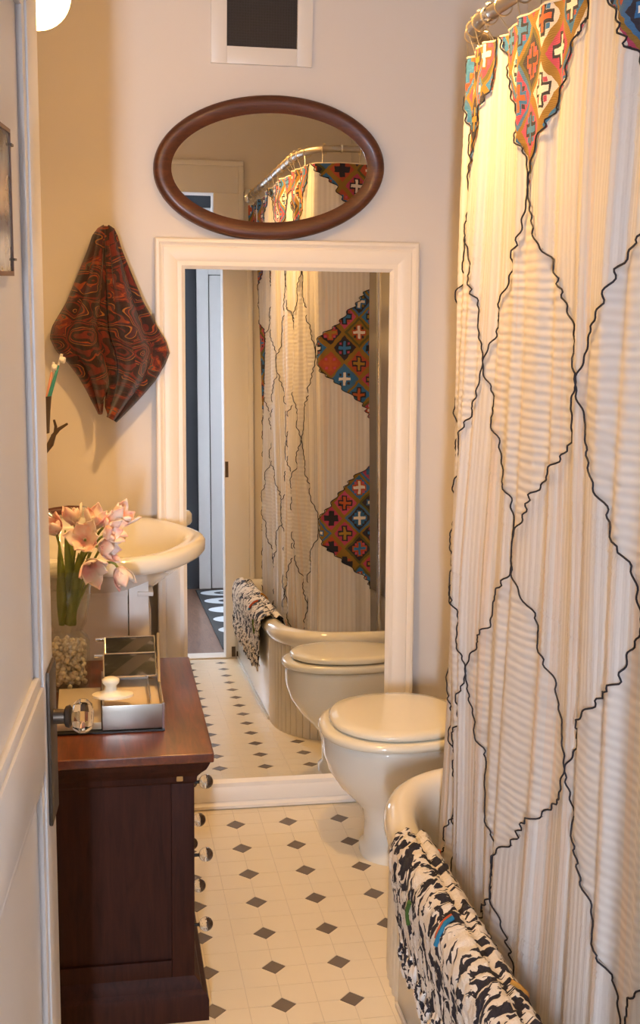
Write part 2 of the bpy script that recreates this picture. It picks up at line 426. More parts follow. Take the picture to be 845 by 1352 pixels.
# ---------------------------------------------------------------- oval mirror
OT = math.radians(1.3)
oc = np.array([.120, .217, 1.947]); ol = np.array([0, math.sin(OT), math.cos(OT)]); onr = np.array([0, -math.cos(OT), math.sin(OT)])
ox = np.array([1, 0, 0.03]); ox /= np.linalg.norm(ox)
om = thing('oval_mirror', (oc[0], oc[1], 1.74), 'oval wall mirror in a dark reddish-brown wooden frame', 'mirror')
oprof = [(0, -.016), (-.002, .004), (-.006, .009), (-.016, .014), (-.030, .012), (-.042, .006), (-.047, .004), (-.052, .0005), (-.052, -.010)]
n = 96; rings = []
for w_, d_ in oprof:
    rings.append([oc + ox*(.342+w_)*math.cos(2*PI*k/n) + ol*(.207+w_)*math.sin(2*PI*k/n) + onr*d_ for k in range(n)])
loft('frame', rings, oval_wood, om, False, False, auto=50)
gr = [[oc + ox*.292*math.cos(2*PI*k/n) + ol*.157*math.sin(2*PI*k/n) + onr*d_ for k in range(n)] for d_ in (-.006, -.002)]
loft('mirror_glass', gr, mirror_m, om, auto=20)

# ---------------------------------------------------------------- wall vent
vt = thing('wall_vent', (.094, YB, 2.236), 'dark mesh air vent in a pale wooden surround above the oval mirror', 'vent')
VX0, VX1, VZ0, VZ1 = -.054, .241, 2.237, 2.66
IX0, IX1, IZ0, IZ1 = -.008, .197, 2.285, 2.61
for a in ((VX0, IX0, VZ0, VZ1), (IX1, VX1, VZ0, VZ1), (IX0, IX1, VZ0, IZ0), (IX0, IX1, IZ1, VZ1)):
    box('surround', a[0], a[1], YB-.014, YB, a[2], a[3], trim_paint, vt, .0015)
gm = basic('vent_mesh', (.045, .033, .025), .7, var=.3, scale=300)
bm = bmesh.new()
bx(bm, IX0, IX1, YB-.003, YB-.0005, IZ0, IZ1)
mkbm('backing', bm, gm, vt)
bm = bmesh.new()
for k in range(26):
    x = IX0 + (k+.5)*(IX1-IX0)/26; bx(bm, x-.0008, x+.0008, YB-.0065, YB-.005, IZ0, IZ1)
for k in range(42):
    z = IZ0 + (k+.5)*(IZ1-IZ0)/42; bx(bm, IX0, IX1, YB-.005, YB-.0035, z-.0008, z+.0008)
mkbm('mesh_wires', bm, gm, vt)['kind'] = 'stuff'

# ---------------------------------------------------------------- bathtub
tb = thing('bathtub', (.55, -1.5, 0), 'cream built-in bathtub with a rounded rolled rim and panelled apron', 'bathtub')
TX0, TX1, TY0, TY1 = .252, .868, -2.345, -.605
tcx, rx, ry, ex = (TX0+TX1)/2, (TX1-TX0)/2, .40, 2.5
def tub_outline():
    P = []
    for k in range(33):                        # far end, left to right
        th = PI*k/32; c, s_ = math.cos(th), math.sin(th)
        P.append((tcx - rx*math.copysign(abs(c)**(2/ex), c), TY1-ry+ry*abs(s_)**(2/ex)))
    for k in range(1, 14): P.append((TX1, TY1-ry+(TY0+.03-TY1+ry)*k/13))
    for k in range(1, 12): P.append((TX1-.03-(TX1-TX0-.06)*k/12, TY0))
    for k in range(14): P.append((TX0, TY0+.03+(TY1-ry-TY0-.03)*k/14))
    return np.array(P)
TO = tub_outline()
def off(P, d_):
    nx = np.roll(P, -1, 0)-np.roll(P, 1, 0); nn = np.stack([-nx[:, 1], nx[:, 0]], 1)
    nn /= np.linalg.norm(nn, axis=1)[:, None]
    c = P.mean(0); sgn = np.sign(((c-P)*nn).sum(1)).mean(); return P + nn*d_*(1 if sgn > 0 else -1)
def ringz(d_, z): return [(x, y, z) for x, y in off(TO, d_)]
loft('rim', [ringz(*q) for q in ((.012, .345), (-.004, .352), (-.013, .368), (-.013, .386), (-.004, .402), (.014, .412), (.034, .412),
             (.052, .403), (.062, .388), (.068, .36), (.085, .22), (.10, .12), (.125, .075), (.17, .06))], enamel, tb, False, True, auto=80)
ap = box('apron_panel', TX0+.004, TX0+.02, TY0, TY1-ry-.0, .0, .352, apron_gloss, tb, .002)
box('apron_skirting', TX0-.002, TX0+.004, TY0, TY1-ry, .0, .012, trim_paint, tb, .001)
# beadboard staves round the far end
fine = []
for k in range(401):
    th = PI*k/400; c, s_ = math.cos(th), math.sin(th)
    fine.append((tcx - rx*math.copysign(abs(c)**(2/ex), c), TY1-ry+ry*abs(s_)**(2/ex)))
fine = np.array(fine); seg = np.r_[0, np.cumsum(np.linalg.norm(np.diff(fine, axis=0), axis=1))]
ns = 34
for k in range(ns):
    s0, s1 = seg[-1]*k/ns+.002, seg[-1]*(k+1)/ns-.002
    ss = np.linspace(s0, s1, 4)
    q = np.stack([np.interp(ss, seg, fine[:, 0]), np.interp(ss, seg, fine[:, 1])], 1)
    tg = q[-1]-q[0]; nn = np.array([tg[1], -tg[0]]); nn /= np.linalg.norm(nn)
    if nn@(np.array([tcx, TY1-ry])-q[0]) < 0: nn = -nn
    outer = [q[0]+nn*.006, q[1]+nn*.003, q[2]+nn*.003, q[3]+nn*.006]; inner = [q[3]+nn*.015, q[0]+nn*.015]
    pr = outer+inner
    loft('beadboard_stave', [[(x, y, z) for x, y in pr] for z in (.0, .352)], bead_paint, tb, auto=20)

# ---------------------------------------------------------------- toilet
tl = thing('toilet', (.5, -.235, 0), 'cream toilet with closed lid between the bathtub and the back wall', 'toilet')
TYC = -.235
def sup(cx, ax_, ay, z, n=44, e=2.2, bflat=None):
    P = []
    for k in range(n):
        th = 2*PI*k/n; c, s_ = math.cos(th), math.sin(th)
        x = cx + ax_*math.copysign(abs(c)**(2/e), c); y = TYC + ay*math.copysign(abs(s_)**(2/e), s_)
        if bflat is not None: x = min(x, bflat)
        P.append((x, y, z))
    return P
loft('bowl', [sup(.52, .185, .115, 0, e=2.6), sup(.52, .185, .115, .022, e=2.6), sup(.52, .172, .10, .035, e=2.5), sup(.515, .168, .092, .10),
              sup(.505, .168, .092, .14), sup(.49, .18, .105, .17), sup(.475, .205, .13, .21), sup(.46, .222, .155, .26), sup(.447, .225, .175, .31),
              sup(.437, .215, .183, .345), sup(.435, .212, .184, .358), sup(.435, .208, .182, .366), sup(.435, .20, .175, .37)], porcelain, tl, auto=60)
loft('seat', [sup(.428, .207, .188, .371, e=2.3, bflat=.61), sup(.426, .214, .196, .374, e=2.3, bflat=.612), sup(.425, .216, .198, .383, e=2.3, bflat=.614),
              sup(.426, .212, .194, .392, e=2.3, bflat=.612), sup(.43, .20, .184, .396, e=2.3, bflat=.61)], seat_plastic, tl, auto=60)
loft('lid', [sup(.432, .185, .176, .400, e=2.25, bflat=.612), sup(.431, .191, .182, .403, e=2.25, bflat=.613), sup(.431, .192, .183, .411, e=2.25, bflat=.613),
             sup(.433, .186, .177, .418, e=2.25, bflat=.61), sup(.44, .16, .15, .422, e=2.25, bflat=.60), sup(.45, .09, .085, .425, e=2.2)], seat_plastic, tl, auto=70)
for s_ in (-1, 1): box('hinge', .60, .628, TYC+s_*.075-.016, TYC+s_*.075+.016, .371, .418, seat_plastic, tl, .005)
def tank_ring(z, g): return [(x, y, z) for x, y in ((.665-g, TYC-.215-g), (.68-g, TYC-.23-g), (.87, TYC-.23-g), (.87, TYC+.15+g), (.68-g, TYC+.15+g), (.665-g, TYC+.135+g))]
loft('tank', [tank_ring(.36, -.02), tank_ring(.38, .0), tank_ring(.66, .018)], porcelain, tl, auto=40)
loft('tank_lid', [tank_ring(.661, .022), tank_ring(.664, .028), tank_ring(.684, .028), tank_ring(.69, .02)], porcelain, tl, auto=40)
box('back_pedestal', .60, .70, TYC-.09, TYC+.09, .2, .372, porcelain, tl, .02)
tube('flush_lever', [(.665, TYC-.15, .62), (.640, TYC-.15, .62), (.634, TYC-.14, .62), (.633, TYC-.07, .612)], .006, chrome, tl)

# ---------------------------------------------------------------- wash basin and vanity
SB = thing('wash_basin', (-.4, -.09, .8), 'cream bow-front wash basin set on the white vanity cabinet', 'sink')
BZ = .921
bo = [(-.625, .29), (-.42, .308), (-.30, .30), (-.235, .268), (-.185, .215), (-.135, .125), (-.108, .05), (-.1, 0)]
bo = bo + [(x, -y) for x, y in bo[::-1][1:]]
def smooth_closed(P, it=2):
    P = np.array(P, float)
    for _ in range(it):
        Q = []
        for i in range(len(P)):
            a, b = P[i], P[(i+1) % len(P)]; Q += [a*.75+b*.25, a*.25+b*.75]
        P = np.array(Q)
    return P
BO = smooth_closed(bo)
def bring(scale, z, cx=-.38, shift=0):
    return [(max(cx+shift+(x-cx)*scale, -.632), -.09+y*scale, z) for x, y in BO]
def boff(d_, z):
    P = off(BO, d_); return [(max(x, -.632), -.09+y, z) for x, y in P]
loft('basin_shell', [bring(.32, .70, shift=-.05), bring(.40, .735, shift=-.04), bring(.58, .785, shift=-.02), bring(.80, .845), bring(.93, .872), boff(.004, .876), boff(-.001, .884), boff(-.001, .908), boff(.006, .918), boff(.016, .921),
     boff(.040, .919), boff(.055, .912), boff(.066, .895), boff(.085, .86), boff(.115, .825), boff(.16, .80), boff(.205, .79)], porcelain, SB, auto=75)
lathe('drain', [(.022, 0), (.022, .003), (.014, .003), (.013, .001)], (-.36, -.09, .789), chrome, SB)
fc = thing('basin_faucet', (-.6, -.09, .92), 'small chrome faucet at the back of the wash basin', 'faucet')
lathe('faucet_body', [(.026, 0), (.026, .006), (.016, .012), (.014, .05)], (-.6, -.09, .9195), chrome, fc)
tube('spout', [(-.6, -.09, .955), (-.57, -.09, .985), (-.53, -.09, .985), (-.51, -.09, .965)], .010, chrome, fc)
vc = thing('vanity_cabinet', (-.45, -.09, 0), 'white painted vanity cabinet carrying the wash basin', 'cabinet')
VXR, VY0, VY1 = -.268, -.292, .19
box('carcass', XL+.004, VXR-.006, VY0+.006, VY1, .06, .69, vanity_paint, vc)
box('plinth', XL+.004, VXR-.03, VY0+.03, VY1-.02, 0, .06, vanity_paint, vc)
box('side_panel', XL+.004, VXR-.055, VY0+.002, VY0+.006, .10, .80, vanity_paint, vc)
box('corner_stile', VXR-.052, VXR, VY0-.004, VY0+.05, .04, .866, vanity_paint, vc, .002)
box('top_rail', XL+.004, VXR-.054, VY0-.002, VY0+.02, .80, .868, vanity_paint, vc, .002)
box('ledge', VXR-.03, VXR+.012, VY0-.012, VY0+.06, .80, .812, vanity_paint, vc, .002)
dv = box('door', VXR-.006, VXR+.008, VY0+.06, VY1-.03, .08, .75, vanity_paint, vc, .003)
lathe('knob', [(.005, 0), (.005, .012), (.012, .018), (.012, .024), (.006, .028)], (VXR+.008, -.28, .5), chrome, dv, (1, 0, 0), 16)
br = thing('hair_brush', (-.5, .16, .921), 'dark brown wooden hairbrush on the far rim of the wash basin', 'brush')
brown = wood('brush_wood', (.09, .02, .012), (.16, .04, .02), .35, axis=0)
tube('handle', [(-.56, .165, .936), (-.52, .172, .943), (-.48, .176, .948), (-.448, .18, .950)], [.013, .013, .012, .008], brown, br, 12)
tube('tip', [(-.448, .18, .950), (-.438, .181, .951), (-.428, .182, .9505)], [.008, .0075, .004], chrome, br, 12)
box('brush_head', -.615, -.555, .13, .195, .9215, .947, brown, br, .008)

# ---------------------------------------------------------------- dresser
ds = thing('dresser', (-.4, -.655, 0), 'dark mahogany chest of drawers with clear glass knobs behind the open door', 'dresser')
TX, TZ = -.163, .632
Y0, Y1 = -1.0, -.308
BX, BY0, BY1 = -.203, -.972, -.336
box('top', XL+.01, TX, Y0, Y1, TZ-.022, TZ, mahogany, ds, .004, 3)
rings = []
for g, z in ((.0, .555), (.004, .56), (.006, .572), (.014, .582), (.024, .592), (.028, .600), (.032, .6095)):
    rings.append([(XL+.012, BY0-g*.8, z), (BX+g, BY0-g*.8, z), (BX+g, BY1+g*.8, z), (XL+.012, BY1+g*.8, z)])
loft('cornice', rings, mahogany_shaded, ds, auto=20)
box('carcass', XL+.02, BX-.012, BY0+.008, BY1, .09, .555, mahogany_shaded, ds)
box('corner_post', BX-.05, BX, BY0, BY0+.045, .09, .555, mahogany_shaded, ds, .003)
box('corner_post', BX-.05, BX, BY1-.045, BY1, .09, .555, mahogany_shaded, ds, .003)
box('side_rail', XL+.02, BX-.05, BY0, BY0+.02, .09, .14, mahogany_shaded, ds, .003)
rings = []
for g, z in ((.030, 0), (.030, .05), (.026, .062), (.016, .072), (.012, .085), (.004, .095), (.0, .10)):
    rings.append([(XL+.012, BY0-g*.7, z), (BX+g, BY0-g*.7, z), (BX+g, BY1+g*.7, z), (XL+.012, BY1+g*.7, z)])
loft('plinth', rings, mahogany_shaded, ds, auto=20)
box('side_bracket', -.242, -.228, BY0-.006, BY0-.001, .562, .602, basic('brass_tag', (.45, .27, .10), .4, .6), ds, .002)
for zc in (.545, .374, .207):
    zc2 = zc-.02 if zc > .5 else zc
    dz = .062 if zc < .5 else .045
    dw = box('drawer', BX-.012, BX+.002, BY0+.05, BY1-.05, (zc2-dz if zc < .5 else .47), min(zc2+dz, .552), mahogany_shaded, ds, .003)
    for yk in (-.945, -.765, -.54) if zc < .5 else (-.945, -.54):
        st = lathe('knob_stem', [(.004, 0), (.0035, .010), (.006, .012)], (BX+.001, yk, zc), black_metal, dw, (1, 0, 0), 12)
        r_ = .0158
        lathe('glass_knob', [(r_*math.sin(PI*q/12)+.0003, r_*(1-math.cos(PI*q/12))) for q in range(13)], (BX+.0115, yk, zc), crystal, dw, (1, 0, 0), 20)

# mirrored box
jb = thing('mirrored_box', (-.33, -.74, TZ), 'mirrored glass jewellery box with two raised lids on the dresser', 'box')
JX0, JX1, JY0, JY1, JZ = -.396, -.26, -.852, -.60, TZ+.001
box('base_foot', JX0-.10, JX1+.001, JY0-.004, JY1, JZ, JZ+.004, black_metal, jb)
box('front_pane', JX0, JX1-.004, JY0, JY0+.004, JZ+.006, JZ+.062, antique_mirror, jb, .001)
box('chrome_corner', JX1-.004, JX1+.0005, JY0-.0005, JY0+.005, JZ+.004, JZ+.064, chrome, jb)
box('side_pane', JX1-.004, JX1, JY0+.006, JY1, JZ+.006, JZ+.062, antique_mirror, jb, .001)
box('side_pane', JX0, JX0+.004, JY0+.006, JY1, JZ+.006, JZ+.062, antique_mirror, jb, .001)
box('back_pane', JX0+.005, JX1-.005, JY1-.004, JY1, JZ+.006, JZ+.062, antique_mirror, jb, .001)
box('inner_tray', JX0+.005, JX1-.005, JY0+.005, JY1-.005, JZ+.006, JZ+.040, basic('tray_lining', (.75, .62, .44), .5), jb)
box('low_tray', JX0-.10, JX0-.002, JY0+.01, JY1, JZ+.005, JZ+.022, basic('low_tray_glass', (.80, .68, .48), .2, .4), jb, .002)
prm, t, p = mat_new('painted_reflection_pane')  # dark reflection and its diagonal band are painted into the base colour
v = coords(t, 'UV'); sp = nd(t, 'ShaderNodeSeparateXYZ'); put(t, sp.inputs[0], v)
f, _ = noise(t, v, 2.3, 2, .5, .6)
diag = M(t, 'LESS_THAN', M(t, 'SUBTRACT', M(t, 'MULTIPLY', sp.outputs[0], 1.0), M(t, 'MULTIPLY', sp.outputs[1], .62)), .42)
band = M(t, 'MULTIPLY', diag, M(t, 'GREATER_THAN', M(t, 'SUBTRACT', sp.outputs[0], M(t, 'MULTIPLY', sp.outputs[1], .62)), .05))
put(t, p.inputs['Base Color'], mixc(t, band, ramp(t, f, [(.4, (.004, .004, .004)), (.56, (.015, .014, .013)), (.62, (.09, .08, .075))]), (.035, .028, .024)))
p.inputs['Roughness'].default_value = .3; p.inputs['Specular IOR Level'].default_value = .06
def pane(yb, zb, yt, zt, x0, x1):
    vs = [(x0, yb, zb), (x1, yb, zb), (x1, yt, zt), (x0, yt, zt)]
    nn = np.cross(np.array(vs[1])-vs[0], np.array(vs[3])-vs[0]); nn /= np.linalg.norm(nn)
    vs += [np.array(q)-nn*.004 for q in vs]
    FA = [(0, 1, 2, 3), (7, 6, 5, 4), (0, 4, 5, 1), (1, 5, 6, 2), (2, 6, 7, 3), (3, 7, 4, 0)]
    ld = mk('lid_pane', vs, FA, prm, jb, uv=[(0, 0), (1, 0), (1, 1), (0, 1)]*2)
    e = .0025
    for a, b in ((0, 1), (1, 2), (2, 3), (3, 0)):
        tube('chrome_edge', [np.array(vs[a])+nn*.001, np.array(vs[b])+nn*.001], e, chrome, ld, 6)
    tube('hinge', [(x0-.022, yt, zt-.003), (x0-.002, yt, zt-.003)], .005, chrome, ld, 8)
pane(-.665, .70, -.618, .742, JX0+.006, JX1-.008)
pane(-.612, .728, -.568, .768, JX0+.010, JX1-.008)
tube('lid_stay', [(JX1-.003, -.70, .694), (JX1+.002, -.56, .772)], .004, antique_mirror, jb, 6)
box('box_divider', JX1-.03, JX1-.027, -.80, -.66, JZ+.04, JZ+.066, antique_mirror, jb)
ivory = basic('ivory', (.88, .80, .60), .3)
cl = thing('ivory_knob_ornament', (-.376, -.79, TZ+.065), 'cream ivory spool-shaped ornament on the mirrored box', 'ornament')
def ell(cx, cy, ax_, ay, z, n=28): return [(cx+ax_*math.cos(2*PI*k/n), cy+ay*math.sin(2*PI*k/n), z) for k in range(n)]
loft('spool', [ell(-.372, -.79, .046, .028, .6965), ell(-.372, -.79, .046, .028, .702), ell(-.374, -.79, .026, .02, .706), ell(-.376, -.79, .0135, .0125, .712),
               ell(-.376, -.79, .0125, .012, .722), ell(-.376, -.79, .019, .016, .729), ell(-.376, -.79, .020, .017, .736), ell(-.376, -.79, .012, .01, .741)], ivory, cl, auto=70)

# ---------------------------------------------------------------- vase with tulips
vx, vy = -.474, -.535
vs_ = thing('glass_vase', (vx, vy, TZ), 'tall clear glass vase half filled with pale pebbles on the dresser', 'vase')
po = [(.036, 0), (.05, .004), (.052, .03), (.052, .12), (.046, .135), (.036, .145), (.036, .152), (.046, .17), (.054, .22), (.058, .27), (.060, .305)]
pi_ = [(.0575, .305), (.0555, .27), (.051, .22), (.043, .172), (.033, .153), (.033, .144), (.043, .133), (.0485, .12), (.0485, .03), (.046, .012), (.0, .010)]
lathe('vase_glass', po+pi_, (vx, vy, TZ+.001), clear_glass, vs_, n=40, auto=50)
for z, r_ in ((.29, .0595), (.26, .058), (.235, .056)):
    lathe('glass_ring', [(r_, z), (r_+.0022, z+.001), (r_+.0022, z+.003), (r_, z+.004)], (vx, vy, TZ), clear_glass, vs_, n=40, cap=False)
V, Fc = [], []
ico = bmesh.new(); bmesh.ops.create_icosphere(ico, subdivisions=1, radius=1); ico.verts.ensure_lookup_table()
iv = np.array([v.co[:] for v in ico.verts]); ifc = [tuple(v.index for v in f.verts) for f in ico.faces]; ico.free()
for k in range(420):
    a, r_ = random.random()*2*PI, .041*math.sqrt(random.random())
    o = np.array([vx+r_*math.cos(a), vy+r_*math.sin(a), TZ+.018+random.random()*.103])
    s_ = np.array([random.uniform(.0055, .0078) for _ in range(3)])
    Fc += [tuple(i+len(V) for i in f) for f in ifc]; V += list(iv*s_+o)
mk('pebbles', V, Fc, basic('pebble', (.86, .74, .58), .6, var=.2, scale=70), vs_, True)['kind'] = 'stuff'
pm_, t, p = mat_new('tulip_petal')
f, _ = noise(t, geo_pos(t), 26, 2); put(t, p.inputs['Base Color'], ramp(t, f, [(.33, (.86, .40, .34)), (.46, (.92, .66, .56)), (.62, (.94, .82, .70))]))
p.inputs['Roughness'].default_value = .5; p.inputs['Subsurface Weight'].default_value = .15; p.inputs['Subsurface Radius'].default_value = (.01, .006, .004)
leaf_m = basic('leaf_green', (.20, .24, .035), .45, var=.35, scale=40)
stem_m = basic('stem_green', (.26, .30, .06), .5, var=.2, scale=40)
def tulip(head, hd, size, opn, label, leaf):
    g = thing('tulip', (vx, vy, TZ+.14), label, 'flower', 'tulips in the glass vase')
    head = np.array(head, float); hd = np.array(hd, float); hd /= np.linalg.norm(hd)
    base = np.array([vx+random.uniform(-.018, .018), vy+random.uniform(-.018, .018), TZ+.165])
    mid = np.array([vx, vy, TZ+.29]) + (head-np.array([vx, vy, head[2]]))*.35
    pts = []
    for q in np.linspace(0, 1, 12):
        c2 = head-hd*size*1.6
        pts.append((1-q)**3*base+3*(1-q)**2*q*mid+3*(1-q)*q*q*c2+q**3*(head-hd*size*.2))
    tube('stem', pts, .0032, stem_m, g, 6)
    a = np.cross(hd, [0, .3, 1.0]); a /= np.linalg.norm(a); b = np.cross(hd, a)
    for k in range(6):
        an = 2*PI*k/6+random.uniform(-.15, .15); rad = a*math.cos(an)+b*math.sin(an); tan = np.cross(hd, rad)
        inr = .82 if k % 2 else 1.0; VV, FF = [], []
        for i in range(8):
            u_ = i/7; hgt = size*1.75*u_*inr
            r_ = size*(.16+.78*math.sin(min(1, u_*1.25)*PI/2)*(1-.25*u_*(1-opn))+opn*.5*u_*u_)*inr
            wd = size*.62*math.sin(PI*min(.97, .12+u_*.86))**.7
            for j in range(5):
                v_ = (j-2)/2
                VV.append(head-hd*size*.2+hd*hgt*(1-.06*v_*v_)+rad*(r_-.22*size*v_*v_)+tan*wd*v_)
        for i in range(7):
            for j in range(4): q = i*5+j; FF.append((q, q+1, q+6, q+5))
        pt = mk('petal', VV, FF, pm_, g, True)
        so = pt.modifiers.new('thick', 'SOLIDIFY'); so.thickness = .0012
    if leaf is not None:
        tip = np.array(leaf, float); VV, FF = [], []
        m2 = (base+tip)/2+np.array([0, 0, .03]); sd = np.cross(tip-base, [0.2, 1, 0]); sd /= np.linalg.norm(sd)
        for i in range(9):
            u_ = i/8; c = (1-u_)**2*base+2*(1-u_)*u_*m2+u_*u_*tip; wd = .011*math.sin(PI*min(.98, .2+u_*.8))
            VV += [c-sd*wd, c+np.array([0, -.002, 0]), c+sd*wd]
        for i in range(8):
            for j in range(2): q = i*3+j; FF.append((q, q+1, q+4, q+3))
        lf = mk('leaf', VV, FF, leaf_m, g, True); lf.modifiers.new('thick', 'SOLIDIFY').thickness = .001
def fl_pos(px, py, Y): return ony(px, py, Y)
TUL = [((73, 702, -.54), (-.3, -.5, .9), .021, .1, 'pale pink tulip bud upright against the door edge', (78, 715)),
       ((112, 712, -.57), (-.1, -.9, .35), .024, .9, 'wide open pink tulip facing forward, red at its heart', (86, 700)),
       ((124, 695, -.52), (.2, -.2, .9), .023, .5, 'pale peach tulip standing behind the open pink one', (96, 712)),
       ((142, 694, -.55), (.6, -.6, .3), .021, .9, 'deeper pink tulip pressed against the palest bloom', (104, 730)),
       ((155, 690, -.50), (.55, -.2, .7), .024, .5, 'whitish pink tulip reaching furthest over the wash basin', (90, 735)),
       ((134, 722, -.57), (.7, -.4, -.05), .023, .5, 'peach tulip leaning sideways below the pink blooms', (100, 725)),
       ((118, 746, -.60), (.25, -.8, -.25), .024, .7, 'drooping peach tulip hanging over the vase rim', (80, 740)),
       ((98, 690, -.50), (-.2, .1, .95), .020, .4, 'pale tulip standing at the back of the bunch, half hidden by leaves', (92, 705)),
       ((140, 706, -.59), (.75, -.5, .35), .019, .6, 'blush tulip turned toward the basin between the bigger blooms', (110, 722)),
       ((157, 752, -.54), (.45, -.3, -.85), .022, .2, 'closed pale tulip nodding downward on a bent stem', None)]
for (px, py, Y), hd, sz, op, lb, lf in TUL:
    tulip(ony(px, py, Y), hd, sz*1.42, op, lb, None if lf is None else ony(lf[0], lf[1], Y))

# ---------------------------------------------------------------- patterned towel on the wall corner
tm_, t, p = mat_new('paisley_towel')
v = coords(t, 'UV')
n1f, n1c = noise(t, v, 5.0, 3, .55)
vd = nd(t, 'ShaderNodeVectorMath', operation='ADD'); put(t, vd.inputs[0], v)
sc_ = nd(t, 'ShaderNodeVectorMath', operation='SCALE'); put(t, sc_.inputs[0], n1c); sc_.inputs['Scale'].default_value = .20
put(t, vd.inputs[1], sc_.outputs[0])
vo = nd(t, 'ShaderNodeTexVoronoi'); put(t, vo.inputs['Vector'], vd.outputs[0]); vo.inputs['Scale'].default_value = 11
ringf = M(t, 'FRACT', M(t, 'MULTIPLY', vo.outputs['Distance'], 3.4))
n2f, _ = noise(t, vd.outputs[0], 14, 4, .6, 1.5)
hs = nd(t, 'ShaderNodeSeparateColor'); put(t, hs.inputs[0], vo.outputs['Color'])
motif = ramp(t, M(t, 'FRACT', M(t, 'ADD', ringf, hs.outputs[0])), [(0, (.035, .010, .008)), (.30, (.17, .016, .008)), (.50, (.035, .012, .009)), (.68, (.34, .055, .010)), (.76, (.07, .016, .02)), (.90, (.42, .15, .025)), (.95, (.02, .010, .008))], 'CONSTANT')
base_c = ramp(t, n2f, [(.0, (.020, .010, .009)), (.42, (.055, .016, .012)), (.50, (.17, .022, .012)), (.56, (.36, .06, .012)), (.60, (.08, .075, .05)), (.64, (.05, .014, .014))], 'CONSTANT')
sel = M(t, 'GREATER_THAN', hs.outputs[1], .5)
put(t, p.inputs['Base Color'], mixc(t, .28, mixc(t, sel, base_c, motif), (.012, .006, .005))); p.inputs['Roughness'].default_value = .95
p.inputs['Sheen Weight'].default_value = .2
tf, _ = noise(t, v, 160, 2); put(t, p.inputs['Normal'], bump(t, tf, .5, .004))
tw = thing('hand_towel', tuple(ony(140, 300, .2)), 'dark red and brown paisley hand towel hanging from a hook', 'towel')
Lb = [(299, 138), (303, 131), (312, 124), (330, 118), (360, 106), (400, 90), (432, 71), (446, 68), (462, 76), (478, 92), (495, 105), (512, 115), (530, 124), (545, 132)]
Rb = [(299, 142), (303, 149), (312, 154), (330, 160), (360, 172), (400, 188), (432, 206), (452, 218), (466, 222), (480, 216), (500, 204), (520, 187), (538, 170), (556, 152)]
NR, NC = 60, 40; V, UV = [], []
for i in range(NR+1):
    q = i/NR; yy = 299+q*257
    def bnd(B, yv): return float(np.interp(yv, [b[0] for b in B], [b[1] for b in B]))
    yl = 299+q*247
    for j in range(NC+1):
        r_ = j/NC; yv = yl+(yy-yl)*r_
        x = bnd(Lb, yl)*(1-r_)+bnd(Rb, yy)*r_
        amp = .045*min(1, q*2.2)
        dep = .150 - .035*r_ - .03*math.sin(PI*r_) + amp*(.55*math.cos(r_*PI*4+.4)*(.4+.6*q)+.35*math.cos(r_*PI*9+q*2)) + .045*math.exp(-((r_-.52)/.035)**2)*min(1, q*3)
        if q > .82:                                   # split lower hem: the middle hangs shorter
            yv -= (q-.82)/.18*38*math.exp(-((r_-.33)/.09)**2)
        pt = ony(x, yv, min(dep+.03, .232)); V.append(pt); UV.append((pt[0]*1.0+.3*dep, pt[2]))
FF = [(i*(NC+1)+j, i*(NC+1)+j+1, (i+1)*(NC+1)+j+1, (i+1)*(NC+1)+j) for i in range(NR) for j in range(NC)]
to = mk('towel_cloth', V, FF, tm_, tw, True, uv=UV); to.modifiers.new('thick', 'SOLIDIFY').thickness = .006
hp = ony(140, 304, .2); tube('towel_hook', [(hp[0], YB, hp[2]+.01), (hp[0], .19, hp[2]-.004), (hp[0], .18, hp[2]+.008)], .005, iron_dark, tw)

# toothbrushes, their wall holder and a twig-shaped hook on the left wall
th = thing('toothbrush_holder', (XL, -.1, 1.25), 'dark metal wall bracket with cup for toothbrushes beside the towel', 'holder')
cx_, cy_ = -.545, -.1
tube('arm', [(XL, cy_, 1.27), (cx_-.03, cy_, 1.27)], .006, iron_dark, th)
lathe('wall_plate', [(.025, 0), (.025, .004), (.01, .008)], (XL, cy_, 1.27), iron_dark, th, (1, 0, 0), 20)
lathe('cup', [(.024, 0), (.028, .06), (.032, .10), (.030, .10), (.026, .06), (.020, .004)], (cx_, cy_, 1.21), iron_dark, th, n=24)
wht = basic('toothbrush_white', (.85, .82, .78), .3); teal = basic('toothbrush_teal', (.05, .30, .30), .3); coral = basic('toothbrush_coral', (.85, .40, .28), .3)
for (b0, b1, dark, lb) in (((-.545, -.1, 1.225), (-.484, -.105, 1.422), teal, 'white and teal toothbrush tilted toward the towel'),
                           ((-.54, -.095, 1.225), (-.506, -.1, 1.400), coral, 'white and coral toothbrush standing closest to the door edge')):
    b0, b1 = np.array(b0), np.array(b1); tbx = thing('toothbrush', tuple(b0), lb, 'toothbrush', 'toothbrushes in the wall holder')
    tube('handle', [b0, b0+(b1-b0)*.3, b0+(b1-b0)*.62, b0+(b1-b0)*.85], [.005, .006, .005, .003], dark, tbx)
    tube('neck', [b0+(b1-b0)*.85, b1], [.0032, .004], wht, tbx)
    q = b0+(b1-b0)*.93; tube('bristles', [q, q+np.array([.012, -.004, -.003])], [.009, .0085], wht, tbx, 8)
hk = thing('twig_hook', (XL, -.1, 1.2), 'dark iron twig-shaped hook on the wall above the wash basin', 'hook')
tube('stem', [(XL, -.14, 1.16), (-.58, -.14, 1.17), (-.53, -.14, 1.165), (-.518, -.14, 1.185), (-.508, -.14, 1.21)], [.008, .008, .007, .009, .006], iron_dark, hk)
tube('prong', [(-.512, -.14, 1.205), (-.495, -.14, 1.225), (-.472, -.145, 1.24)], [.006, .005, .003], iron_dark, hk)
tube('prong', [(-.505, -.14, 1.212), (-.503, -.14, 1.232), (-.507, -.145, 1.25)], [.005, .004, .003], iron_dark, hk)

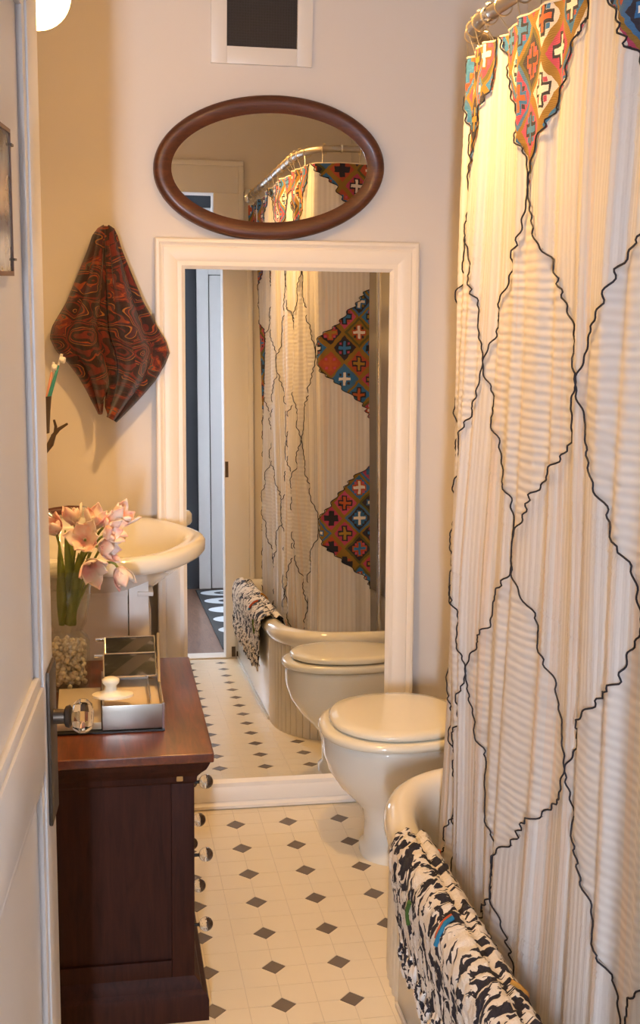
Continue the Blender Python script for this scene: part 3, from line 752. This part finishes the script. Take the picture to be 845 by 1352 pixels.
# ---------------------------------------------------------------- lamps
gl = thing('globe_wall_lamp', (XL, -.65, 2.2), 'lit round glass globe lamp on the left wall above the dresser', 'lamp')
gc = (-.508, -.65, 2.213)
lathe('globe', [(.072*math.sin(PI*q/20)+.0002, -.072*math.cos(PI*q/20)) for q in range(21)], gc, emis('globe_glow', WARM, GLOBE_L), gl, n=40, auto=80)
lathe('collar', [(.034, .062), (.036, .075), (.03, .085), (.012, .09)], gc, chrome, gl)
tube('arm', [(gc[0], gc[1], gc[2]+.085), (gc[0], gc[1], gc[2]+.11), (-.56, -.65, gc[2]+.125), (XL, -.65, gc[2]+.11)], .008, chrome, gl)
lathe('wall_plate', [(.05, 0), (.05, .006), (.03, .014)], (XL, -.65, gc[2]+.11), chrome, gl, (1, 0, 0))
cl_ = thing('ceiling_lamp', (.02, -1.02, ZC), 'small ceiling lamp with an open white enamel shade', 'lamp')
lc = (.02, -1.02, 2.50)
lathe('bulb', [(.045*math.sin(PI*q/20)+.0002, -.045*math.cos(PI*q/20)) for q in range(21)], lc, emis('ceiling_glow', WARM, CEIL_LAMP_L), cl_, n=32, auto=80)
shade_m = basic('shade_enamel', (.62, .60, .56), .5)
lathe('shade', [(.118, -.085), (.116, -.07), (.09, .03), (.045, .062), (.022, .07), (.022, .067), (.043, .058), (.087, .027), (.113, -.072), (.115, -.085)], lc, shade_m, cl_, cap=False, n=48)
lathe('stem', [(.018, .045), (.018, ZC-lc[2]-.02), (.07, ZC-lc[2]-.018), (.07, ZC-lc[2])], lc, trim_paint, cl_)

# ---------------------------------------------------------------- shower rod and curtain
RX, RY, RZ = .378, -.722, 2.15
def bez(q, a=(.52, RY), b=(RX, RY), c=(RX, -1.04)):
    return tuple((1-q)**2*a[k]+2*(1-q)*q*b[k]+q*q*c[k] for k in range(2))
path = [(x, RY) for x in np.linspace(.80, .53, 20)] + [bez(q) for q in np.linspace(0, 1, 40)] + [(RX, y) for y in np.linspace(-1.06, -2.37, 60)]
path = np.array(path); plen = np.r_[0, np.cumsum(np.linalg.norm(np.diff(path, axis=0), axis=1))]
ptan = np.gradient(path, axis=0); ptan /= np.linalg.norm(ptan, axis=1)[:, None]
pnor = np.stack([ptan[:, 1], -ptan[:, 0]], 1)              # outward (towards the room)
if pnor[-1][0] > 0: pnor = -pnor
def t_of(x=None, y=None):
    k = int(np.argmin(np.abs(path[:, 0]-x)[:58])) if x is not None else int(np.argmin(np.abs(path[:, 1]-y)+(path[:, 0] > RX+.02)*9))
    return plen[k]
CT = [(0, t_of(x=.69)), (1, t_of(x=.425)), (3, t_of(y=-1.06)), (4, t_of(y=-1.315)), (5, t_of(y=-1.60)), (6, t_of(y=-1.85)), (7, t_of(y=-2.10)), (8, t_of(y=-2.33))]
cc, tt = [q[0] for q in CT], [q[1] for q in CT]
def surf(c, z, lift=0.0):
    tl_ = float(np.interp(c, cc, tt)); x = np.interp(tl_, plen, path[:, 0]); y = np.interp(tl_, plen, path[:, 1])
    nx, ny = np.interp(tl_, plen, pnor[:, 0]), np.interp(tl_, plen, pnor[:, 1])
    s_ = c*.26
    a = .0065*math.sin(2*PI*s_/.105+.5*math.sin(z*2.1))+.0032*math.sin(2*PI*s_/.062+1.3+z*1.1)+.010*math.sin(2*PI*s_/.37+.8*z+2)
    a *= .75+.25*(2.1-z)/1.9
    a += .008*math.sin(3.1*z+c*1.7) + lift
    hgt = (2.1-z)/1.9
    bulge = .012*math.exp(-((z-.98)/.25)**2)*math.exp(-((c-2.3)/.8)**2)
    return (x+nx*(a+bulge)-.004*hgt*nx, y+ny*(a+bulge)-.004*hgt*ny, z)
DZR = .3305
def zrow(k): return 2.128-DZR*k
ZTOP, ZBOT, CMIN, CMAX = 2.098, .23, .24, 8.0
def ease(q): return .30*q+.70*(q*q*(3-2*q))
def edge_c(c0, c1, k, z):                                    # lattice seam from row k (top) to k+1
    q = min(1, max(0, (zrow(k)-z)/DZR)); h = math.sin(c0*12.9+c1*4.1+k*7.7)*43.7; h -= math.floor(h)
    wob = .045*math.sin(q*PI)*(math.sin(q*11+h*6)+.5*math.sin(q*23+h*11)) + .027*math.sin(PI*q)**.5*math.sin(q*78+h*6+1.5*math.sin(q*17+h*9))
    return c0+(c1-c0)*ease(q)+wob
sheer = {}
for orient in ('vertical', 'horizontal'):
    m, t, p = mat_new('sheer_'+orient)
    v = coords(t, 'UV'); sp = nd(t, 'ShaderNodeSeparateXYZ'); put(t, sp.inputs[0], v)
    nf, _ = noise(t, mapping(t, v, (9, 1.0, 1) if orient == 'vertical' else (2.2, 3, 1)), 3, 3)
    if orient == 'vertical':
        fq = M(t, 'ADD', M(t, 'MULTIPLY', sp.outputs[0], 2*PI/.0155), M(t, 'MULTIPLY', nf, 5.0))
        fine_ = M(t, 'SINE', M(t, 'MULTIPLY', sp.outputs[0], 2*PI/.0048))
    else:
        fq = M(t, 'ADD', M(t, 'MULTIPLY', sp.outputs[1], 2*PI/.0165), M(t, 'MULTIPLY', nf, 7.0))
        fine_ = M(t, 'SINE', M(t, 'MULTIPLY', sp.outputs[0], 2*PI/.03))
    st_ = M(t, 'ADD', M(t, 'MULTIPLY', M(t, 'SINE', fq), .38), .5)
    colr = mixc(t, st_, (.72, .675, .635), (.83, .79, .75))
    wide, _ = noise(t, mapping(t, v, (14, .25, 1)), 2.2, 1)
    colr = mixc(t, M(t, 'MULTIPLY', M(t, 'GREATER_THAN', wide, .60), .30), colr, (.86, .62, .42))
    put(t, p.inputs['Base Color'], colr); p.inputs['Roughness'].default_value = .85
    hh = M(t, 'ADD', st_, M(t, 'MULTIPLY', fine_, .12))
    nb = bump(t, hh, .35, .003); put(t, p.inputs['Normal'], nb)
    tr = nd(t, 'ShaderNodeBsdfTranslucent'); put(t, tr.inputs[0], colr)
    ms = nd(t, 'ShaderNodeMixShader'); ms.inputs[0].default_value = .22
    t.links.new(p.outputs[0], ms.inputs[1]); t.links.new(tr.outputs[0], ms.inputs[2])
    t.links.new(ms.outputs[0], t.nodes['Material Output'].inputs[0])
    sheer[orient] = m
def kilim_mat():
    m, t, p = mat_new('kilim_patchwork')
    v = coords(t, 'UV'); nf, nc = noise(t, v, 38, 2, .5)
    jit = nd(t, 'ShaderNodeVectorMath', operation='SCALE'); put(t, jit.inputs[0], nc); jit.inputs['Scale'].default_value = .010
    ad = nd(t, 'ShaderNodeVectorMath', operation='ADD'); put(t, ad.inputs[0], v); put(t, ad.inputs[1], jit.outputs[0])
    sp = nd(t, 'ShaderNodeSeparateXYZ'); put(t, sp.inputs[0], ad.outputs[0])
    P_ = M(t, 'ADD', M(t, 'DIVIDE', sp.outputs[0], .104), .0); Q_ = M(t, 'ADD', M(t, 'DIVIDE', sp.outputs[1], .118), .37)
    A_, B_ = M(t, 'ADD', P_, Q_), M(t, 'SUBTRACT', P_, Q_)
    ia, ib = M(t, 'FLOOR', A_), M(t, 'FLOOR', B_)
    fa, fb = M(t, 'SUBTRACT', M(t, 'FRACT', A_), .5), M(t, 'SUBTRACT', M(t, 'FRACT', B_), .5)
    cid = nd(t, 'ShaderNodeCombineXYZ'); put(t, cid.inputs[0], ia); put(t, cid.inputs[1], ib)
    wn_ = nd(t, 'ShaderNodeTexWhiteNoise', noise_dimensions='2D'); put(t, wn_.inputs['Vector'], cid.outputs[0])
    sc = nd(t, 'ShaderNodeSeparateColor'); put(t, sc.inputs[0], wn_.outputs['Color'])
    pal = [(0, (.42, .05, .10)), (.17, (.03, .15, .33)), (.34, (.40, .07, .03)), (.5, (.50, .07, .13)), (.62, (.62, .54, .46)), (.72, (.03, .025, .035)), (.86, (.26, .14, .02)), (.93, (.03, .15, .33))]
    pal2 = [(0, (.75, .68, .60)), (.34, (.04, .17, .36)), (.55, (.48, .10, .03)), (.74, (.36, .20, .03)), (.88, (.025, .022, .03))]
    bg = ramp(t, sc.outputs[0], pal, 'CONSTANT'); fg = ramp(t, sc.outputs[1], pal2, 'CONSTANT')
    X_, Y_ = M(t, 'ABSOLUTE', M(t, 'ADD', fa, fb)), M(t, 'ABSOLUTE', M(t, 'SUBTRACT', fa, fb))
    def cross(w_, l_):
        a = M(t, 'MULTIPLY', M(t, 'LESS_THAN', X_, w_), M(t, 'LESS_THAN', Y_, l_))
        b = M(t, 'MULTIPLY', M(t, 'LESS_THAN', Y_, w_), M(t, 'LESS_THAN', X_, l_))
        return M(t, 'MAXIMUM', a, b)
    dots = M(t, 'MULTIPLY', M(t, 'GREATER_THAN', M(t, 'MINIMUM', X_, Y_), .20), M(t, 'LESS_THAN', M(t, 'MAXIMUM', X_, Y_), .36))
    col = mixc(t, dots, bg, ramp(t, sc.outputs[2], pal, 'CONSTANT'))
    col = mixc(t, cross(.19, .50), col, ramp(t, sc.outputs[2], [(0, (.02, .02, .03)), (.5, (.45, .08, .03)), (.75, (.03, .13, .30))], 'CONSTANT'))
    col = mixc(t, cross(.09, .42), col, fg)
    edge = M(t, 'MAXIMUM', M(t, 'ABSOLUTE', fa), M(t, 'ABSOLUTE', fb))
    col = mixc(t, M(t, 'GREATER_THAN', edge, .40), col, ramp(t, sc.outputs[2], [(0, (.26, .14, .02)), (.6, (.10, .09, .025)), (.8, (.05, .14, .28))], 'CONSTANT'))
    put(t, p.inputs['Base Color'], col); p.inputs['Roughness'].default_value = .9
    wv = M(t, 'SINE', M(t, 'MULTIPLY', sp.outputs[1], 2*PI/.003)); put(t, p.inputs['Normal'], bump(t, wv, .3, .001))
    return m
kilim = kilim_mat()
cord_m = basic('navy_cord', (.012, .012, .022), .8)
cu = thing('shower_curtain', (RX, -1.4, .17), 'white sheer patchwork shower curtain with navy cord seams and kilim diamonds', 'curtain')
def cell(ci, k):
    zt, zb = zrow(k-1), zrow(k+1); z1, z0 = min(zt, ZTOP), max(zb, ZBOT)
    if z1-z0 < .02: return
    hor = k % 2 == 0; kil = hor and (k == 0 or ci in (0, 8))
    R_, C_ = max(8, int(72*(z1-z0)/.66)), 40
    V, UV = [], []
    for i in range(R_+1):
        z = z1+(z0-z1)*i/R_
        if z > zrow(k): cl0, cr0 = edge_c(ci, ci-1, k-1, z), edge_c(ci, ci+1, k-1, z)
        else: cl0, cr0 = edge_c(ci-1, ci, k, z), edge_c(ci+1, ci, k, z)
        for j in range(C_+1):
            c = min(CMAX, max(CMIN, cl0+(cr0-cl0)*j/C_))
            V.append(surf(c, z, .0008 if kil else 0)); UV.append((c*.26, z))
    FF = [(i*(C_+1)+j, i*(C_+1)+j+1, (i+1)*(C_+1)+j+1, (i+1)*(C_+1)+j) for i in range(R_) for j in range(C_)]
    FF = [f for f in FF if (np.ptp([UV[q][0] for q in f]) > 1e-5)]
    o = mk('kilim_panel' if kil else 'sheer_panel', V, FF, kilim if kil else sheer['horizontal' if hor else 'vertical'], cu, True, uv=UV)
    if kil: o['label'] = 'multicoloured kilim patch'
def cord(c0, c1, k):
    z1, z0 = min(zrow(k), ZTOP), max(zrow(k+1), ZBOT)
    if z1-z0 < .03: return
    N = 72; pts = []; ph = random.random()*6
    for i in range(N+1):
        z = z1+(z0-z1)*i/N; c = edge_c(c0, c1, k, z)
        if c < CMIN or c > CMAX: continue
        pts.append(surf(min(CMAX, max(CMIN, c)), z, .0042))
    if len(pts) > 3: tube('seam_cord', pts, .0017, cord_m, cu, 5)
for k in range(0, 7):
    for ci in range(0, 9):
        if (ci+k) % 2 == 0: cell(ci, k)
for k in range(0, 6):
    for ci in range(0, 9):
        if (ci+k) % 2 == 1:
            for d_ in (-1, 1):
                if 0 <= ci+d_ <= 8: cord(ci, ci+d_, k)
tp = [surf(c, ZTOP, .0) for c in np.linspace(CMIN, CMAX, 400)]
tube('top_hem', tp, .0022, basic('hem_cream', (.75, .66, .52), .8), cu, 5)
rd = thing('curtain_rod', (RX, -1.2, RZ), 'brushed metal shower rod bent round the end of the bathtub', 'rod')
rp = [(XR, RY, RZ)] + [(x, y, RZ) for x, y in path[::2]] + [(RX, YF, RZ)]
steel = basic('rod_steel', (.40, .35, .29), .38, 1.0, var=.05)
tube('tube', rp, .0125, steel, rd, 16)
for c_, ax_ in (((XR, RY, RZ), (-1, 0, 0)), ((RX, YF, RZ), (0, 1, 0))):
    lathe('wall_flange', [(.035, 0), (.035, .006), (.018, .014)], c_, chrome, rd, ax_, 24)
for q0, q1 in ((-.02, .02), (.96, 1.0)):
    a, b = bez(max(0, q0)), bez(min(1, q1)); pts = [(a[0], a[1], RZ), (b[0], b[1], RZ)]
    tube('joint_sleeve', pts, .0155, chrome, rd, 16)
ringmesh = None
for i, c in enumerate(np.linspace(.35, 7.9, 17)):
    t0 = float(np.interp(c, cc, tt)); x, y = np.interp(t0, plen, path[:, 0]), np.interp(t0, plen, path[:, 1])
    nx, ny = np.interp(t0, plen, pnor[:, 0]), np.interp(t0, plen, pnor[:, 1])
    if ringmesh is None:
        v_, f_ = tube_data([(.0175*math.cos(2*PI*q/24), 0, .0175*math.sin(2*PI*q/24)-.004) for q in range(25)], .0016, 5, False)
        for q in range(5):
            cxx = (.011*math.cos(PI*(.3+.1*q)), 0, .011*math.sin(PI*(.3+.1*q))+.008)
            f_ += [tuple(i_+len(v_) for i_ in f) for f in ifc]; v_ += list(iv*.0033+np.array(cxx))
        ringmesh = bpy.data.meshes.new('curtain_ring'); ringmesh.from_pydata([tuple(map(float, q)) for q in v_], [], f_)
        ringmesh.materials.append(basic('ring_brass', (.75, .62, .42), .3, .9))
    o = bpy.data.objects.new('curtain_ring', ringmesh); link(o, cu)
    o.location = (x, y, RZ); o.rotation_euler = (0, 0, math.atan2(ny, nx))
    sp_ = surf(c, ZTOP); tube('hanging_thread', [(x+nx*.012, y+ny*.012, RZ-.016), sp_], .0012, chrome, cu, 4)
# shower riser seen beside the curtain in the mirror
rs = thing('shower_riser', (.668, -.80, .3), 'chrome shower riser pipe behind the curtain end', 'pipe')
tube('pipe', [(.668, -.80, .30), (.668, -.80, 1.95), (.668, -.83, 2.0), (.668, -.90, 2.02)], .009, chrome, rs, 12)
lathe('shower_head', [(.012, 0), (.03, .03), (.032, .04), (.0, .04)], (.668, -.90, 2.02), chrome, rs, (0, -.6, -.8), 20)

# ---------------------------------------------------------------- rag bath mat over the tub rim
mm_, t, p = mat_new('rag_mat')
v = coords(t, 'UV'); sp = nd(t, 'ShaderNodeSeparateXYZ'); put(t, sp.inputs[0], v)
nf, nc = noise(t, v, 9, 3, .6); sc_ = nd(t, 'ShaderNodeVectorMath', operation='SCALE'); put(t, sc_.inputs[0], nc); sc_.inputs['Scale'].default_value = .10
ad = nd(t, 'ShaderNodeVectorMath', operation='ADD'); put(t, ad.inputs[0], v); put(t, ad.inputs[1], sc_.outputs[0])
b1, _ = noise(t, mapping(t, ad.outputs[0], (50, 30, 1)), 1.0, 2.5, .6, .5)
b2, _ = noise(t, v, 9, 2)
f = M(t, 'ADD', M(t, 'MULTIPLY', b1, .8), M(t, 'MULTIPLY', b2, .25))
put(t, p.inputs['Base Color'], ramp(t, f, [(0, (.74, .68, .61)), (.54, (.020, .018, .028))], 'CONSTANT'))
p.inputs['Roughness'].default_value = 1.0
hb, _ = noise(t, mapping(t, v, (90, 160, 1)), 1.0, 3, .7); put(t, p.inputs['Normal'], bump(t, hb, .8, .006))
mt = thing('rag_bath_mat', (.27, -1.6, .41), 'navy and white rag bath mat draped over the bathtub rim', 'mat')
# cross-section from inside the tub, over the rim, down the outside: (offset from TX0, z)
prof = [(.078, .335), (.072, .37), (.064, .402), (.050, .418), (.030, .427), (.012, .426), (-.008, .418), (-.021, .402), (-.027, .38), (-.027, .35), (-.024, .31), (-.022, .27), (-.021, .235), (-.020, .205)]
pf = np.array(prof); pl_ = np.r_[0, np.cumsum(np.linalg.norm(np.diff(pf, axis=0), axis=1))]
my0, my1 = -1.0, -2.24; NL, NP = 260, 64; V, UV = [], []
rng = np.random.RandomState(3)
from mathutils import noise as mno
for i in range(NL+1):
    y = my0+(my1-my0)*i/NL
    ins = .0
    if y > -1.1: ins = float(np.interp(y, [-1.005, -1.0], [0, .001]))
    frag = .03*mno.noise(Vector((y*9, 1.3, 0)))+.014*mno.noise(Vector((y*40, 4.3, 0)))+(.012*math.sin(y*55))
    ll = pl_[-1]+frag
    for j in range(NP+1):
        s_ = ll*j/NP
        o_, z = np.interp(min(s_, pl_[-1]), pl_, pf[:, 0]), np.interp(min(s_, pl_[-1]), pl_, pf[:, 1])
        if s_ > pl_[-1]: z -= s_-pl_[-1]
        dgv = (mno.noise(Vector((y*38, s_*70, 2)))*.5+mno.noise(Vector((y*95, s_*120, 5)))*.5+.6*abs(math.sin(y*70+3*mno.noise(Vector((y*5, s_*6, 9))))))
        th_ = .004+.0055*dgv
        # outward normal of the section
        j0, j1 = max(0, s_-.01), min(pl_[-1], s_+.01)
        dx_, dz_ = np.interp(j1, pl_, pf[:, 0])-np.interp(j0, pl_, pf[:, 0]), np.interp(j1, pl_, pf[:, 1])-np.interp(j0, pl_, pf[:, 1])
        L_ = math.hypot(dx_, dz_)+1e-9; nx, nz = dz_/L_, -dx_/L_
        if s_ < .1 and nz < 0: nx, nz = -nx, -nz
        if s_ >= .1 and nx > 0: nx, nz = -nx, -nz
        V.append((TX0+o_+ins+nx*th_, y-.13*max(0, 1-(my0-y)/1.0)*max(0, (s_-.13)/.22)**1.3+.006*mno.noise(Vector((s_*30, y*20, 1)))*(1 if 0 < i < NL else 2.5), z+nz*th_)); UV.append((y, s_))
FF = [(i*(NP+1)+j, i*(NP+1)+j+1, (i+1)*(NP+1)+j+1, (i+1)*(NP+1)+j) for i in range(NL) for j in range(NP)]
mo = mk('woven_body', V, FF, mm_, mt, True, uv=UV); so = mo.modifiers.new('thick', 'SOLIDIFY'); so.thickness = .004
V, Fc = [], []
for k in range(150):                                         # ragged fringe along the hem
    y = my0-.14+(my1-my0+.14)*(k+random.random())/150; s_ = pl_[-1]-random.uniform(.0, .05)
    o_, z = np.interp(s_, pl_, pf[:, 0]), np.interp(s_, pl_, pf[:, 1])
    p0 = np.array([TX0+o_-.004, y, z]); ln = random.uniform(.025, .06)
    p1 = p0+np.array([-random.uniform(0, .006), random.uniform(-.012, .012), -ln])
    tv, tf_ = tube_data([p0, (p0+p1)/2+np.array([-.004, 0, 0]), p1], [.005, .0055, .003], 6)
    Fc += [tuple(i+len(V) for i in f) for f in tf_]; V += tv
tfm, t, p = mat_new('rag_tuft'); f, _ = noise(t, geo_pos(t), 55, 2); put(t, p.inputs['Base Color'], ramp(t, f, [(0, (.72, .66, .6)), (.52, (.025, .022, .032))], 'CONSTANT')); p.inputs['Roughness'].default_value = 1
mk('fringe', V, Fc, tfm, mt, True)['kind'] = 'stuff'
for (y, s0, s1, col, nm) in ((-1.05, .02, .06, (.55, .10, .02), 'orange'), (-1.22, .20, .25, (.06, .12, .02), 'green'), (-1.40, .135, .18, (.50, .09, .03), 'red'), (-1.407, .135, .19, (.02, .17, .30), 'blue'), (-1.62, .06, .10, (.50, .22, .03), 'orange')):
    pts = []
    for s_ in np.linspace(s0, s1, 8):
        o_, z = np.interp(s_, pl_, pf[:, 0]), np.interp(s_, pl_, pf[:, 1])
        nrm = np.array([o_-.027, 0, z-.36]); nrm /= np.linalg.norm(nrm); pts.append(np.array([TX0+o_, y+.01*math.sin(s_*60), z])+nrm*.009)
    tube('rag_strip', pts, .005, basic('rag_'+nm, col, .95), mt, 6)['label'] = nm+' rag strip'
for o in bpy.data.objects:
    if '_loc' in o: del o['_loc']
